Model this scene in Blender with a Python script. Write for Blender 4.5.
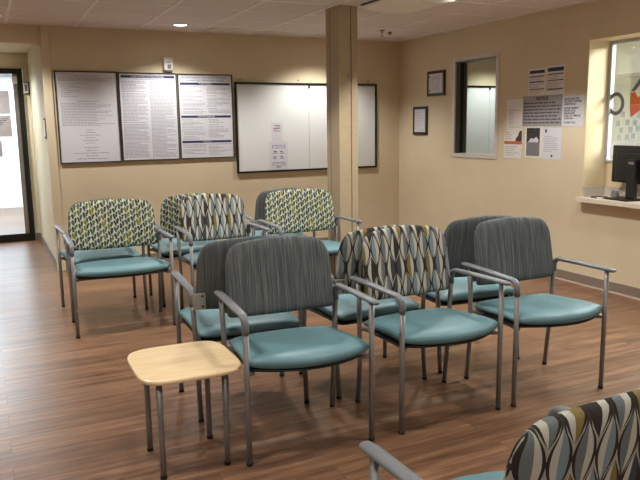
import bpy, bmesh, math, random
from mathutils import Matrix, Vector

for o in list(bpy.data.objects):
    bpy.data.objects.remove(o, do_unlink=True)
SC = bpy.context.scene
COL = SC.collection
R = math.radians

# ------------------------------------------------------------------ camera
def make_camera():
    f, pitch, yaw, roll = 687.157, 0.165213, 0.450336, -0.014207
    fw = Vector((math.sin(yaw) * math.cos(pitch), math.cos(yaw) * math.cos(pitch), -math.sin(pitch)))
    rt = Vector((math.cos(yaw), -math.sin(yaw), 0))
    up = rt.cross(fw)
    c, s = math.cos(roll), math.sin(roll)
    r2 = c * rt + s * up
    u2 = -s * rt + c * up
    cd = bpy.data.cameras.new('camera')
    cd.sensor_fit = 'HORIZONTAL'
    cd.sensor_width = 36
    cd.lens = f * 36 / 640
    cd.clip_start = 0.05
    cam = bpy.data.objects.new('camera', cd)
    m = Matrix((r2, u2, -fw)).transposed().to_4x4()
    m.translation = (0, 0, 1.424)
    cam.matrix_world = m
    COL.objects.link(cam)
    SC.camera = cam
make_camera()

# ------------------------------------------------------------------ world, exposure
WD = bpy.data.worlds.new('world')
SC.world = WD
WD.use_nodes = True
WD.node_tree.nodes['Background'].inputs[0].default_value = (0.9, 0.93, 1.0, 1)
WD.node_tree.nodes['Background'].inputs[1].default_value = 0.05
SC.view_settings.view_transform = 'Standard'
SC.view_settings.look = 'None'
SC.view_settings.gamma = 1
SC.view_settings.use_curve_mapping = False
SC.view_settings.exposure = 0.24
DOWNLIGHT_W = 120.0
CORRIDOR_W = 250.0
REAR_FILL_W = 14.0
OFFICE_W = 240.0
CEIL = 2.41
BACK_Y = 7.345
RIGHT_X = 4.665
ALC_X = 0.59            # right side wall of the door alcove
ALC_Y = 9.6

def area_light(name, loc, size, power, color, rot=(0, 0, 0), size_y=None):
    ld = bpy.data.lights.new(name, 'AREA')
    ld.shape = 'RECTANGLE'
    ld.size = size
    ld.size_y = size_y or size
    ld.energy = power
    ld.color = color
    o = bpy.data.objects.new(name, ld)
    o.location = loc
    o.rotation_euler = rot
    COL.objects.link(o)
    return o
area_light('corridor_light', (-0.2, 12.0, 2.38), 2.2, CORRIDOR_W, (0.80, 0.92, 1.0), size_y=3.2)
area_light('rear_fill_light', (0.9, -1.6, 2.39), 2.4, REAR_FILL_W, (1.0, 0.96, 0.90), size_y=1.2)  # added fill light behind the camera, no fixture modelled there
area_light('office_light', (6.2, 3.6, 2.38), 1.2, OFFICE_W, (0.95, 1.0, 0.97))

# ------------------------------------------------------------------ materials
def lin(c):
    out = []
    for v in c[:3]:
        v = v / 255.0
        out.append(v / 12.92 if v <= 0.04045 else ((v + 0.055) / 1.055) ** 2.4)
    return (*out, 1.0)

class NT:
    """small node-building helper"""
    def __init__(self, name):
        self.mat = bpy.data.materials.new(name)
        self.mat.use_nodes = True
        self.t = self.mat.node_tree
        self.b = self.t.nodes['Principled BSDF']
    def node(self, kind, **kw):
        n = self.t.nodes.new(kind)
        for k, v in kw.items():
            setattr(n, k, v)
        return n
    def link(self, a, b):
        self.t.links.new(a, b)
    def put(self, sock, v):
        if isinstance(v, (int, float)):
            sock.default_value = v
        elif isinstance(v, tuple):
            sock.default_value = v
        else:
            self.link(v, sock)
    def m(self, op, a, b=None, c=None):
        n = self.node('ShaderNodeMath', operation=op)
        self.put(n.inputs[0], a)
        if b is not None:
            self.put(n.inputs[1], b)
        if c is not None:
            self.put(n.inputs[2], c)
        return n.outputs[0]
    def mix(self, fac, a, b, blend='MIX'):
        n = self.node('ShaderNodeMix', data_type='RGBA', blend_type=blend)
        self.put(n.inputs[0], fac)
        self.put(n.inputs[6], a)
        self.put(n.inputs[7], b)
        return n.outputs[2]
    def coords(self, scale=(1, 1, 1), rot=(0, 0, 0), loc=(0, 0, 0)):
        tc = self.node('ShaderNodeTexCoord')
        mp = self.node('ShaderNodeMapping')
        mp.inputs['Scale'].default_value = scale
        mp.inputs['Rotation'].default_value = rot
        mp.inputs['Location'].default_value = loc
        self.link(tc.outputs['Object'], mp.inputs[0])
        return mp.outputs[0]
    def noise(self, vec, scale, detail=3, rough=0.5):
        n = self.node('ShaderNodeTexNoise')
        self.link(vec, n.inputs['Vector'])
        n.inputs['Scale'].default_value = scale
        n.inputs['Detail'].default_value = detail
        n.inputs['Roughness'].default_value = rough
        return n.outputs['Fac']
    def ramp(self, fac, stops, interp='LINEAR'):
        n = self.node('ShaderNodeValToRGB')
        n.color_ramp.interpolation = interp
        e = n.color_ramp.elements
        while len(e) < len(stops):
            e.new(0.5)
        for el, (p, c) in zip(e, stops):
            el.position = p
            el.color = c
        self.link(fac, n.inputs[0])
        return n.outputs[0]
    def bump(self, h, strength, dist=0.01):
        n = self.node('ShaderNodeBump')
        n.inputs['Strength'].default_value = strength
        n.inputs['Distance'].default_value = dist
        self.link(h, n.inputs['Height'])
        self.link(n.outputs[0], self.b.inputs['Normal'])
    def fin(self, color=None, rough=0.5, metal=0.0, spec=0.5):
        if color is not None:
            self.put(self.b.inputs['Base Color'], color)
        self.put(self.b.inputs['Roughness'], rough)
        self.b.inputs['Metallic'].default_value = metal
        self.b.inputs['Specular IOR Level'].default_value = spec
        return self.mat

def flat(name, rgb, rough=0.5, metal=0.0, spec=0.5, vary=0.0, scale=30):
    t = NT(name)
    col = lin(rgb)
    n = t.noise(t.coords(), scale)
    k = vary if vary else 0.04
    a = tuple(x * (1 - k) for x in col[:3]) + (1,)
    b = tuple(min(1, x * (1 + k)) for x in col[:3]) + (1,)
    return t.fin(t.ramp(n, [(0.3, a), (0.7, b)]), rough, metal, spec)

def paint(name, rgb):
    t = NT(name)
    v = t.coords()
    n = t.noise(v, 3.0, 4)
    c = lin(rgb)
    col = t.ramp(n, [(0.3, tuple(x * 0.97 for x in c[:3]) + (1,)), (0.7, tuple(min(1, x * 1.03) for x in c[:3]) + (1,))])
    t.bump(t.noise(v, 160, 2), 0.12, 0.004)
    return t.fin(col, 0.6, 0, 0.3)

def wood_floor():
    t = NT('vinyl_plank_floor')
    v = t.coords()
    br = t.node('ShaderNodeTexBrick')
    br.offset = 0.37
    br.inputs['Scale'].default_value = 1
    br.inputs['Brick Width'].default_value = 1.22
    br.inputs['Row Height'].default_value = 0.152
    br.inputs['Mortar Size'].default_value = 0.0012
    br.inputs['Mortar Smooth'].default_value = 0.2
    br.inputs['Bias'].default_value = 0.0
    br.inputs['Color1'].default_value = (0, 0, 0, 1)
    br.inputs['Color2'].default_value = (1, 1, 1, 1)
    br.inputs['Mortar'].default_value = (0.5, 0.5, 0.5, 1)
    t.link(v, br.inputs['Vector'])
    plank = br.outputs['Color']
    # shift the grain per plank
    sep = t.node('ShaderNodeSeparateXYZ'); t.link(v, sep.inputs[0])
    shift = t.m('MULTIPLY', plank, 37.0)
    comb = t.node('ShaderNodeCombineXYZ')
    t.link(t.m('ADD', t.m('MULTIPLY', sep.outputs[0], 1.3), shift), comb.inputs[0])
    t.link(t.m('MULTIPLY', sep.outputs[1], 22.0), comb.inputs[1])
    t.link(shift, comb.inputs[2])
    g1 = t.noise(comb.outputs[0], 1.0, 6, 0.62)
    comb2 = t.node('ShaderNodeCombineXYZ')
    t.link(t.m('ADD', t.m('MULTIPLY', sep.outputs[0], 5.0), shift), comb2.inputs[0])
    t.link(t.m('MULTIPLY', sep.outputs[1], 90.0), comb2.inputs[1])
    g2 = t.noise(comb2.outputs[0], 1.0, 4, 0.6)
    g = t.m('ADD', t.m('MULTIPLY', g1, 0.65), t.m('MULTIPLY', g2, 0.35))
    col = t.ramp(g, [(0.30, lin((72, 49, 36))), (0.46, lin((108, 77, 57))), (0.56, lin((132, 97, 72))), (0.72, lin((166, 128, 97)))])
    tone = t.m('ADD', t.m('MULTIPLY', plank, 0.22), 0.86)
    tn = t.node('ShaderNodeCombineXYZ')
    for i in range(3):
        t.link(tone, tn.inputs[i])
    col = t.mix(1.0, col, tn.outputs[0], 'MULTIPLY')
    col = t.mix(br.outputs['Fac'], col, lin((62, 38, 27)))
    t.bump(g2, 0.06, 0.003)
    rough = t.m('ADD', 0.25, t.m('MULTIPLY', g1, 0.12))
    return t.fin(col, rough, 0, 0.5)

def ceiling_tile():
    t = NT('acoustic_ceiling_tile')
    v = t.coords(loc=(-0.895, -6.9, 0))
    br = t.node('ShaderNodeTexBrick')
    br.offset = 0.0
    br.inputs['Scale'].default_value = 1
    br.inputs['Brick Width'].default_value = 0.61
    br.inputs['Row Height'].default_value = 0.53
    br.inputs['Mortar Size'].default_value = 0.010
    br.inputs['Mortar Smooth'].default_value = 0.1
    br.inputs['Color1'].default_value = lin((232, 224, 217))
    br.inputs['Color2'].default_value = lin((226, 218, 210))
    br.inputs['Mortar'].default_value = lin((150, 138, 130))
    t.link(v, br.inputs['Vector'])
    n = t.noise(t.coords(), 120, 3)
    col = t.mix(0.25, br.outputs['Color'], t.ramp(n, [(0.35, lin((176, 166, 158))), (0.6, lin((226, 218, 210)))]))
    t.bump(br.outputs['Fac'], 0.6, 0.006)
    return t.fin(col, 0.9, 0, 0.1)

def swirl_fabric():
    """ogee ovals in staggered columns: gold, charcoal, grey and pale blue lenses on a cream ground"""
    t = NT('swirl_upholstery')
    v = t.coords(loc=(0.013, 0, 0.02))
    sep = t.node('ShaderNodeSeparateXYZ'); t.link(v, sep.inputs[0])
    x, z = sep.outputs[0], sep.outputs[2]
    nz = t.noise(v, 9, 2)
    x = t.m('ADD', x, t.m('MULTIPLY', t.m('SUBTRACT', nz, 0.5), 0.012))
    PX, PZ = 0.060, 0.205
    col = lin((168, 164, 150))
    for k in range(2):
        u = t.m('ADD', t.m('DIVIDE', x, PX), 0.5 * k + 40.0)
        w = t.m('ADD', t.m('DIVIDE', z, PZ), 0.5 * k + 10.0)
        cu, cw = t.m('FLOOR', u), t.m('FLOOR', w)
        du = t.m('SUBTRACT', t.m('FRACT', u), 0.5)
        dw = t.m('SUBTRACT', t.m('FRACT', w), 0.5)
        prof = t.m('MULTIPLY', 0.43, t.m('COSINE', t.m('MULTIPLY', t.m('MINIMUM', t.m('DIVIDE', t.m('ABSOLUTE', dw), 0.35), 1.0), math.pi / 2)))
        net = t.m('MULTIPLY', 0.5, t.m('COSINE', t.m('MULTIPLY', dw, math.pi)))
        line = t.m('LESS_THAN', t.m('ABSOLUTE', t.m('SUBTRACT', t.m('ABSOLUTE', du), net)), 0.045)
        if k == 0:
            col = t.mix(line, col, lin((66, 58, 54)))
        cell = t.node('ShaderNodeCombineXYZ')
        t.link(cu, cell.inputs[0]); t.link(cw, cell.inputs[1]); cell.inputs[2].default_value = k * 7.3
        wn = t.node('ShaderNodeTexWhiteNoise', noise_dimensions='3D'); t.link(cell.outputs[0], wn.inputs['Vector'])
        rnd = wn.outputs['Value']
        hue = t.m('FRACT', t.m('ADD', t.m('MULTIPLY', rnd, 0.5), t.m('MULTIPLY', cu, 0.382 + 0.1 * k)))
        main = t.ramp(hue, [(0.0, lin((58, 52, 50))), (0.22, lin((132, 116, 72))), (0.50, lin((112, 118, 120))), (0.72, lin((128, 146, 150))), (0.9, lin((70, 72, 76)))], 'CONSTANT')
        side = t.m('SUBTRACT', t.m('MULTIPLY', t.m('GREATER_THAN', rnd, 0.5), 2.0), 1.0)
        sdu = t.m('MULTIPLY', du, side)
        inner = lin((192, 190, 178))
        crescent = t.m('GREATER_THAN', sdu, t.m('MULTIPLY', prof, -0.10))
        lens_col = t.mix(crescent, inner, main)
        edge = t.m('LESS_THAN', t.m('ABSOLUTE', t.m('SUBTRACT', t.m('ABSOLUTE', du), prof)), t.m('MULTIPLY', prof, 0.17))
        lens_col = t.mix(edge, lens_col, lin((52, 46, 43)))
        inside = t.m('LESS_THAN', t.m('ABSOLUTE', du), t.m('MULTIPLY', prof, 1.15))
        col = t.mix(inside, col, lens_col)
    wv = t.noise(t.coords(), 420, 2)
    col = t.mix(0.35, col, t.mix(1.0, col, t.ramp(wv, [(0.3, (0.55, 0.55, 0.55, 1)), (0.7, (1.2, 1.2, 1.2, 1))]), 'MULTIPLY'))
    t.bump(wv, 0.35, 0.002)
    return t.fin(col, 0.85, 0, 0.2)

def leaf_fabric():
    """small slate and olive leaves along thin stems on cream"""
    t = NT('leaf_upholstery')
    v = t.coords()
    sep = t.node('ShaderNodeSeparateXYZ'); t.link(v, sep.inputs[0])
    x, z = sep.outputs[0], sep.outputs[2]
    nz = t.noise(v, 16, 2)
    x = t.m('ADD', x, t.m('MULTIPLY', t.m('SUBTRACT', nz, 0.5), 0.030))
    z = t.m('ADD', z, t.m('MULTIPLY', t.m('SUBTRACT', t.noise(t.coords(loc=(3, 1, 2)), 14, 2), 0.5), 0.030))
    PX, PZ = 0.042, 0.048
    u = t.m('ADD', t.m('DIVIDE', x, PX), 40.0)
    cu = t.m('FLOOR', u)
    par = t.m('FRACT', t.m('MULTIPLY', cu, 0.5))          # 0 or 0.5
    col = lin((194, 194, 172))
    du = t.m('SUBTRACT', t.m('FRACT', u), 0.5)
    col = t.mix(t.m('LESS_THAN', t.m('ABSOLUTE', du), 0.05), col, lin((150, 148, 96)))
    for s, off in ((1, 0.0), (-1, 0.30)):
        w = t.m('ADD', t.m('ADD', t.m('DIVIDE', z, PZ), t.m('MULTIPLY', par, 0.9)), 20.0 + off)
        cw = t.m('FLOOR', w)
        dw = t.m('SUBTRACT', t.m('FRACT', w), 0.5)
        su = t.m('MULTIPLY', du, float(s))
        # leaf axis rises outward from the stem
        a = t.m('SUBTRACT', dw, t.m('MULTIPLY', su, 0.9))
        top = t.m('LESS_THAN', t.m('ABSOLUTE', t.m('ADD', a, 0.30)), t.m('MULTIPLY', t.m('SINE', t.m('MULTIPLY', t.m('POWER', t.m('MAXIMUM', t.m('MULTIPLY', su, 2.0), 0.001), 0.75), math.pi)), 0.47))
        outw = t.m('MULTIPLY', t.m('GREATER_THAN', su, 0.03), t.m('LESS_THAN', su, 0.49))
        leaf = t.m('MULTIPLY', top, outw)
        cell = t.node('ShaderNodeCombineXYZ')
        t.link(cu, cell.inputs[0]); t.link(cw, cell.inputs[1]); cell.inputs[2].default_value = s * 3.7
        wn = t.node('ShaderNodeTexWhiteNoise', noise_dimensions='3D'); t.link(cell.outputs[0], wn.inputs['Vector'])
        hue = wn.outputs['Value']
        lc = t.ramp(hue, [(0.0, lin((62, 76, 84))), (0.42, lin((52, 64, 66))), (0.74, lin((112, 110, 56))), (0.88, lin((86, 98, 84)))], 'CONSTANT')
        col = t.mix(leaf, col, lc)
    wv = t.noise(t.coords(), 420, 2)
    t.bump(wv, 0.3, 0.002)
    return t.fin(col, 0.85, 0, 0.2)

def stripe_fabric(name, lo, mid, hi, weave=0.0):
    t = NT(name)
    v = t.coords(scale=(330, 20, 3.2))
    n = t.noise(v, 1.0, 2, 0.6)
    col = t.ramp(n, [(0.32, lin(lo)), (0.5, lin(mid)), (0.66, lin(hi))])
    blue = t.noise(t.coords(scale=(60, 5, 0.6)), 1.0, 2)
    col = t.mix(t.m('MULTIPLY', t.m('GREATER_THAN', blue, 0.60), 0.45), col, lin((62, 78, 90)))
    if weave:
        wv = t.node('ShaderNodeTexWave', wave_type='BANDS', bands_direction='Z')
        t.link(t.coords(), wv.inputs[0])
        wv.inputs['Scale'].default_value = 38
        wv.inputs['Distortion'].default_value = 1.5
        col = t.mix(t.m('MULTIPLY', wv.outputs['Fac'], weave), col, lin(lo))
    t.bump(t.noise(t.coords(), 420, 2), 0.35, 0.002)
    return t.fin(col, 0.85, 0, 0.2)

def maple():
    t = NT('maple_laminate')
    n = t.noise(t.coords(scale=(3, 30, 3), rot=(0, 0, 0.1)), 1.0, 5, 0.6)
    col = t.ramp(n, [(0.3, lin((214, 186, 142))), (0.5, lin((226, 200, 157))), (0.7, lin((235, 212, 172)))])
    return t.fin(col, 0.28, 0, 0.5)

def glass_mat(name, tint=(0.93, 0.97, 0.96), mixk=0.10):
    t = NT(name)
    tr = t.node('ShaderNodeBsdfTransparent'); tr.inputs[0].default_value = (*tint, 1)
    gl = t.node('ShaderNodeBsdfGlossy'); gl.inputs['Roughness'].default_value = 0.02
    gl.inputs['Color'].default_value = (0.9, 0.95, 0.95, 1)
    mx = t.node('ShaderNodeMixShader'); mx.inputs[0].default_value = mixk
    t.link(tr.outputs[0], mx.inputs[1]); t.link(gl.outputs[0], mx.inputs[2])
    out = [n for n in t.t.nodes if n.type == 'OUTPUT_MATERIAL'][0]
    t.link(mx.outputs[0], out.inputs[0])
    return t.mat

def emit(name, rgb, strength):
    t = NT(name)
    t.b.inputs['Emission Color'].default_value = lin(rgb)
    t.b.inputs['Emission Strength'].default_value = strength
    return t.fin(lin(rgb), 0.5)

M = dict(
    wall=paint('tan_wall_paint', (220, 206, 177)),
    alcove=paint('alcove_wall_paint', (226, 220, 196)),
    jamb=paint('cream_jamb_paint', (226, 208, 172)),
    office=paint('office_wall_paint', (216, 217, 213)),
    white_wall=paint('white_corridor_paint', (226, 230, 232)),
    floor=wood_floor(), ceiling=ceiling_tile(),
    grid=flat('ceiling_grid_metal', (240, 236, 230), 0.5),
    base=flat('taupe_vinyl_base', (136, 124, 112), 0.5),
    toe_strip=flat('pale_toe_strip', (206, 190, 170), 0.6),
    column=flat('painted_column_cover', (184, 166, 138), 0.5, spec=0.3),
    groove=flat('column_joint_shadow_gap', (112, 98, 80), 0.7),
    swirl=swirl_fabric(), leaf=leaf_fabric(),
    stripe=stripe_fabric('charcoal_stripe_upholstery', (68, 72, 75), (92, 97, 99), (124, 125, 120)),
    weave=stripe_fabric('grey_weave_upholstery', (70, 75, 78), (98, 103, 106), (138, 139, 135), 0.45),
    teal=flat('teal_vinyl', (96, 133, 141), 0.48, spec=0.5, vary=0.03, scale=8),
    pan=flat('dark_seat_underside', (40, 46, 48), 0.6),
    steel=flat('grey_powder_coated_steel', (134, 131, 129), 0.38, 0.35),
    arm=flat('grey_moulded_arm', (120, 123, 127), 0.42, spec=0.4),
    plate=flat('light_grey_bracket', (160, 158, 154), 0.45, 0.3),
    black=flat('black_plastic', (22, 22, 23), 0.45),
    black_gloss=flat('black_anodised_metal', (14, 14, 15), 0.3),
    dark_frame=flat('dark_frame_metal', (58, 52, 50), 0.4),
    espresso=flat('espresso_frame', (38, 28, 24), 0.35),
    paper=flat('white_paper', (216, 217, 225), 0.6, vary=0.015, scale=6),
    paper_warm=flat('warm_white_paper', (230, 226, 222), 0.6, vary=0.02, scale=9),
    paper_grey=flat('grey_sign_paper', (160, 156, 160), 0.6),
    board=flat('whiteboard_enamel', (226, 230, 231), 0.42, spec=0.35, vary=0.01, scale=3),
    navy=flat('navy_print', (42, 48, 92), 0.6),
    ink=flat('grey_print', (158, 160, 171), 0.7),
    ink_pale=flat('pale_grey_print', (188, 189, 198), 0.7),
    ink_mid=flat('mid_grey_print', (84, 80, 90), 0.7),
    ink_dark=flat('dark_print', (62, 60, 74), 0.7),
    white_print=flat('white_print', (232, 232, 240), 0.6),
    blue_print=flat('pale_blue_print', (146, 156, 178), 0.6),
    red_print=flat('red_print', (170, 92, 86), 0.6),
    orange=flat('orange_print', (196, 104, 62), 0.6),
    photo_dark=flat('photo_dark_print', (56, 52, 54), 0.5, vary=0.6, scale=55),
    photo_grey=flat('photo_grey_print', (124, 122, 126), 0.5, vary=0.06, scale=40),
    maple=maple(), alu=flat('pale_aluminium_frame', (214, 209, 204), 0.4, 0.2),
    white_frame=flat('white_window_frame', (192, 196, 204), 0.4),
    jamb_grey=flat('grey_gasket', (104, 104, 100), 0.5),
    mirror=flat('mirrored_window_film', (206, 216, 214), 0.015, 1.0, vary=0.005),
    glass=glass_mat('clear_glass'), glass_door=glass_mat('door_glass', (0.95, 0.98, 1.0), 0.06),
    counter=flat('cream_solid_surface', (228, 216, 200), 0.35),
    splash=flat('speckled_grey_splash', (196, 190, 180), 0.45, vary=0.08, scale=120),
    plastic_white=flat('white_plastic', (232, 231, 226), 0.4),
    plastic_grey=flat('grey_plastic', (120, 120, 122), 0.5),
    logo_grey=flat('grey_vinyl_decal', (104, 108, 112), 0.5),
    logo_orange=flat('burnt_orange_decal', (206, 104, 40), 0.5),
    logo_coral=flat('coral_decal', (216, 112, 84), 0.5),
    frosted=flat('frosted_decal', (188, 198, 200), 0.6),
    lamp=emit('lamp_lens_glow', (255, 250, 240), 9.0),
    lens=flat('dim_prismatic_lens', (238, 232, 218), 0.35),
    chrome=flat('satin_chrome', (170, 170, 172), 0.25, 0.9),
)

# ------------------------------------------------------------------ mesh helpers
def link(name, me, mats, parent=None, smooth=False):
    if not isinstance(me, bpy.types.Mesh):
        bm = me
        bmesh.ops.recalc_face_normals(bm, faces=bm.faces)
        me = bpy.data.meshes.new(name)
        bm.to_mesh(me)
        bm.free()
        if smooth:
            for p in me.polygons:
                p.use_smooth = True
    if mats is not None and len(me.materials) == 0:
        for mt in (mats if isinstance(mats, (list, tuple)) else [mats]):
            me.materials.append(mt)
    o = bpy.data.objects.new(name, me)
    COL.objects.link(o)
    if parent is not None:
        o.parent = parent
    return o

def tag(o, label=None, cat=None, group=None, kind=None):
    if label: o['label'] = label
    if cat: o['category'] = cat
    if group: o['group'] = group
    if kind: o['kind'] = kind
    return o

def empty(name, loc=(0, 0, 0), rz=0.0):
    o = bpy.data.objects.new(name, None)
    o.empty_display_size = 0.1
    o.location = loc
    o.rotation_euler = (0, 0, rz)
    COL.objects.link(o)
    return o

def box(bm, x0, x1, y0, y1, z0, z1, mi=0, bev=0.0):
    r = bmesh.ops.create_cube(bm, size=1.0)
    vs = r['verts']
    for v in vs:
        v.co = Vector((x0 + (v.co.x + .5) * (x1 - x0), y0 + (v.co.y + .5) * (y1 - y0), z0 + (v.co.z + .5) * (z1 - z0)))
    fs = list({f for v in vs for f in v.link_faces})
    for f in fs:
        f.material_index = mi
    if bev:
        es = list({e for f in fs for e in f.edges})
        g = bmesh.ops.bevel(bm, geom=es, offset=bev, segments=2, affect='EDGES', profile=0.6)
        for f in g['faces']:
            f.material_index = mi
    return bm

def boxes(*a, bev=0.0):
    bm = bmesh.new()
    for b in a:
        box(bm, *b, bev=bev)
    return bm

def sweep(bm, pts, ra, rb=None, seg=12, side=Vector((1, 0, 0)), cap=True, mi=0):
    """tube along pts; ra across 'side', rb along the other axis (numbers or per-point lists)"""
    pts = [Vector(p) for p in pts]
    n = len(pts)
    ra = ra if isinstance(ra, (list, tuple)) else [ra] * n
    rb = ra if rb is None else (rb if isinstance(rb, (list, tuple)) else [rb] * n)
    rings = []
    for i, p in enumerate(pts):
        d = (pts[min(i + 1, n - 1)] - pts[max(i - 1, 0)]).normalized()
        s = side - d * side.dot(d)
        if s.length < 1e-5:
            s = Vector((0, 1, 0)) - d * d.y
        s.normalize()
        t = d.cross(s)
        ring = [bm.verts.new(p + s * (ra[i] * math.cos(2 * math.pi * k / seg)) + t * (rb[i] * math.sin(2 * math.pi * k / seg))) for k in range(seg)]
        rings.append(ring)
    for a, b in zip(rings, rings[1:]):
        for k in range(seg):
            f = bm.faces.new((a[k], a[(k + 1) % seg], b[(k + 1) % seg], b[k]))
            f.material_index = mi
    if cap:
        for ring in (rings[0], rings[-1]):
            f = bm.faces.new(ring)
            f.material_index = mi
    return bm

def tube(pts, r, seg=12, **k):
    return sweep(bmesh.new(), pts, r, seg=seg, **k)

def lathe(bm, prof, seg=24, c=(0, 0, 0), mi=0):
    """profile [(r, z)] about the z axis"""
    rings = []
    for r, z in prof:
        if r < 1e-6:
            rings.append([bm.verts.new((c[0], c[1], c[2] + z))])
        else:
            rings.append([bm.verts.new((c[0] + r * math.cos(2 * math.pi * k / seg), c[1] + r * math.sin(2 * math.pi * k / seg), c[2] + z)) for k in range(seg)])
    for a, b in zip(rings, rings[1:]):
        for k in range(seg):
            k2 = (k + 1) % seg
            vs = [a[k], a[k2], b[k2], b[k]] if len(a) > 1 and len(b) > 1 else ([a[0], b[k2], b[k]] if len(a) == 1 else [a[k], a[k2], b[0]])
            bm.faces.new(vs).material_index = mi
    return bm

def prism(bm, poly, axis, lo, hi, mi=0):
    """extrude a 2-D polygon along an axis; poly coords are the two other axes in order"""
    def P(a, b, h):
        return {'x': (h, a, b), 'y': (a, h, b), 'z': (a, b, h)}[axis]
    A = [bm.verts.new(P(a, b, lo)) for a, b in poly]
    B = [bm.verts.new(P(a, b, hi)) for a, b in poly]
    n = len(poly)
    fs = [bm.faces.new(A), bm.faces.new(B)]
    for k in range(n):
        fs.append(bm.faces.new((A[k], A[(k + 1) % n], B[(k + 1) % n], B[k])))
    for f in fs:
        f.material_index = mi
    return bm

def cushion(nu, nv, point, thick):
    """closed cushion: point(u, v, side) with u, v in -1..1, side +1 / -1; the two skins share their border"""
    bm = bmesh.new()
    def sp(i, n):                       # denser sampling towards the edges
        t = -1 + 2 * i / n
        return math.sin(t * math.pi / 2) * 0.5 + t * 0.5
    top, bot = {}, {}
    for i in range(nu + 1):
        for j in range(nv + 1):
            u, v = sp(i, nu), sp(j, nv)
            e = math.sqrt(max(0.0, 1 - abs(u) ** 10)) * math.sqrt(max(0.0, 1 - abs(v) ** 8))
            top[i, j] = bm.verts.new(point(u, v, thick * e))
            if i in (0, nu) or j in (0, nv):
                bot[i, j] = top[i, j]
            else:
                bot[i, j] = bm.verts.new(point(u, v, -thick * e))
    for i in range(nu):
        for j in range(nv):
            bm.faces.new((top[i, j], top[i + 1, j], top[i + 1, j + 1], top[i, j + 1]))
            bm.faces.new((bot[i, j], bot[i, j + 1], bot[i + 1, j + 1], bot[i + 1, j]))
    return bm

def fine(o):
    o['kind'] = 'stuff'
    return o

def structure(name, bm, mats, label=None, cat=None, parent=None):
    o = link(name, bm, mats, parent)
    if parent is None:
        o['kind'] = 'structure'
        o['label'] = label or name.replace('_', ' ')
        o['category'] = cat or name.split('_')[0]
    return o

# ------------------------------------------------------------------ room shell
structure('floor', boxes((-4.2, 8.5, -3.2, 14.2, -0.1, 0)), M['floor'], 'brown wood-look plank floor of the waiting room', 'floor')
structure('ceiling', boxes((-4.2, RIGHT_X + 0.3, -3.2, BACK_Y + 0.02, CEIL, CEIL + 0.1)), M['ceiling'], 'white acoustic tile ceiling with grid', 'ceiling')
bm = bmesh.new()
for k in range(-8, 7):
    box(bm, 0.895 + .61 * k - .012, 0.895 + .61 * k + .012, -3.1, BACK_Y, CEIL - .004, CEIL)
for k in range(-18, 1):
    box(bm, -4.1, RIGHT_X, 6.9 + .53 * k - .012, 6.9 + .53 * k + .012, CEIL - .003, CEIL)
structure('ceiling_grid', bm, M['grid'], 'pale metal grid between the ceiling tiles', 'ceiling')
structure('wall_back', boxes((ALC_X, RIGHT_X + 0.4, BACK_Y, BACK_Y + 0.12, 0, CEIL),
                             ), M['wall'],
          'tan back wall with posters and whiteboard', 'wall')
structure('wall_alcove_side', boxes((ALC_X + 0.0005, ALC_X + 0.12, BACK_Y + 0.12, ALC_Y + 0.1, 0, CEIL)), M['alcove'], 'pale cream side wall of the door alcove', 'wall')
structure('wall_header', boxes((-4.2, ALC_X, BACK_Y + 0.015, BACK_Y + 0.12, 2.243, CEIL)), M['wall'], 'tan header over the door alcove', 'wall')
structure('trim_1', boxes((ALC_X - 0.002, 0.658, BACK_Y - 0.014, BACK_Y, 0, CEIL), (ALC_X - 0.012, ALC_X, BACK_Y - 0.014, BACK_Y + 0.05, 0, 2.243), bev=0.003), M['wall'],
          'tan corner guard where the back wall meets the alcove', 'trim')
structure('wall_alcove', boxes((-4.2, -0.43, ALC_Y, ALC_Y + 0.1, 0, 2.36), (0.52, ALC_X, ALC_Y, ALC_Y + 0.1, 0, 2.36), (-0.43, 0.52, ALC_Y, ALC_Y + 0.1, 2.18, 2.36)),
          M['alcove'], 'cream end wall of the alcove around the glass door', 'wall')
structure('ceiling_alcove', boxes((-4.2, ALC_X, BACK_Y + 0.02, ALC_Y + 0.1, 2.36, 2.46)), M['alcove'], 'pale ceiling of the door alcove', 'ceiling')
structure('wall_corridor', boxes((-2.6, 3.4, 13.9, 14.0, 0, 2.42), (-2.7, -2.6, ALC_Y + 0.1, 14.0, 0, 2.42), (2.6, 2.7, ALC_Y + 0.1, 14.0, 0, 2.42)), M['white_wall'],
          'bright white corridor wall seen through the glass door', 'wall')
structure('ceiling_corridor', boxes((-2.7, 2.7, ALC_Y + 0.1, 14.0, 2.42, 2.5)), M['white_wall'], 'white corridor ceiling beyond the glass door', 'ceiling')
structure('baseboard_corridor', boxes((-2.6, 2.6, 13.885, 13.9, 0, 0.11)), M['plastic_white'], 'white baseboard of the corridor beyond the glass door', 'baseboard')
structure('wall_left', boxes((-4.2, -4.1, -3.2, ALC_Y + 0.1, 0, CEIL)), M['wall'], 'tan left wall out of view', 'wall')
structure('wall_front', boxes((-4.2, RIGHT_X + 0.3, -3.2, -3.1, 0, CEIL)), M['wall'], 'tan wall behind the viewer', 'wall')

W0, W1 = RIGHT_X, RIGHT_X + 0.25
V1 = (5.505, 6.256, 1.062, 2.122)       # mirrored window
V2 = (1.7, 4.385, 0.735, 2.107)         # reception recess
structure('wall_right', boxes(
    (W0, W1, V1[1], BACK_Y, 0, CEIL), (W0, W1, V1[0], V1[1], 0, V1[2]), (W0, W1, V1[0], V1[1], V1[3], CEIL),
    (W0, W1, V2[1], V1[0], 0, CEIL), (W0, W1, V2[0], V2[1], 0, V2[2]), (W0, W1, V2[0], V2[1], V2[3], CEIL),
    (W0, W1, -3.2, V2[0], 0, CEIL)), M['wall'], 'tan right wall with the mirrored window and reception opening', 'wall')
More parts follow.
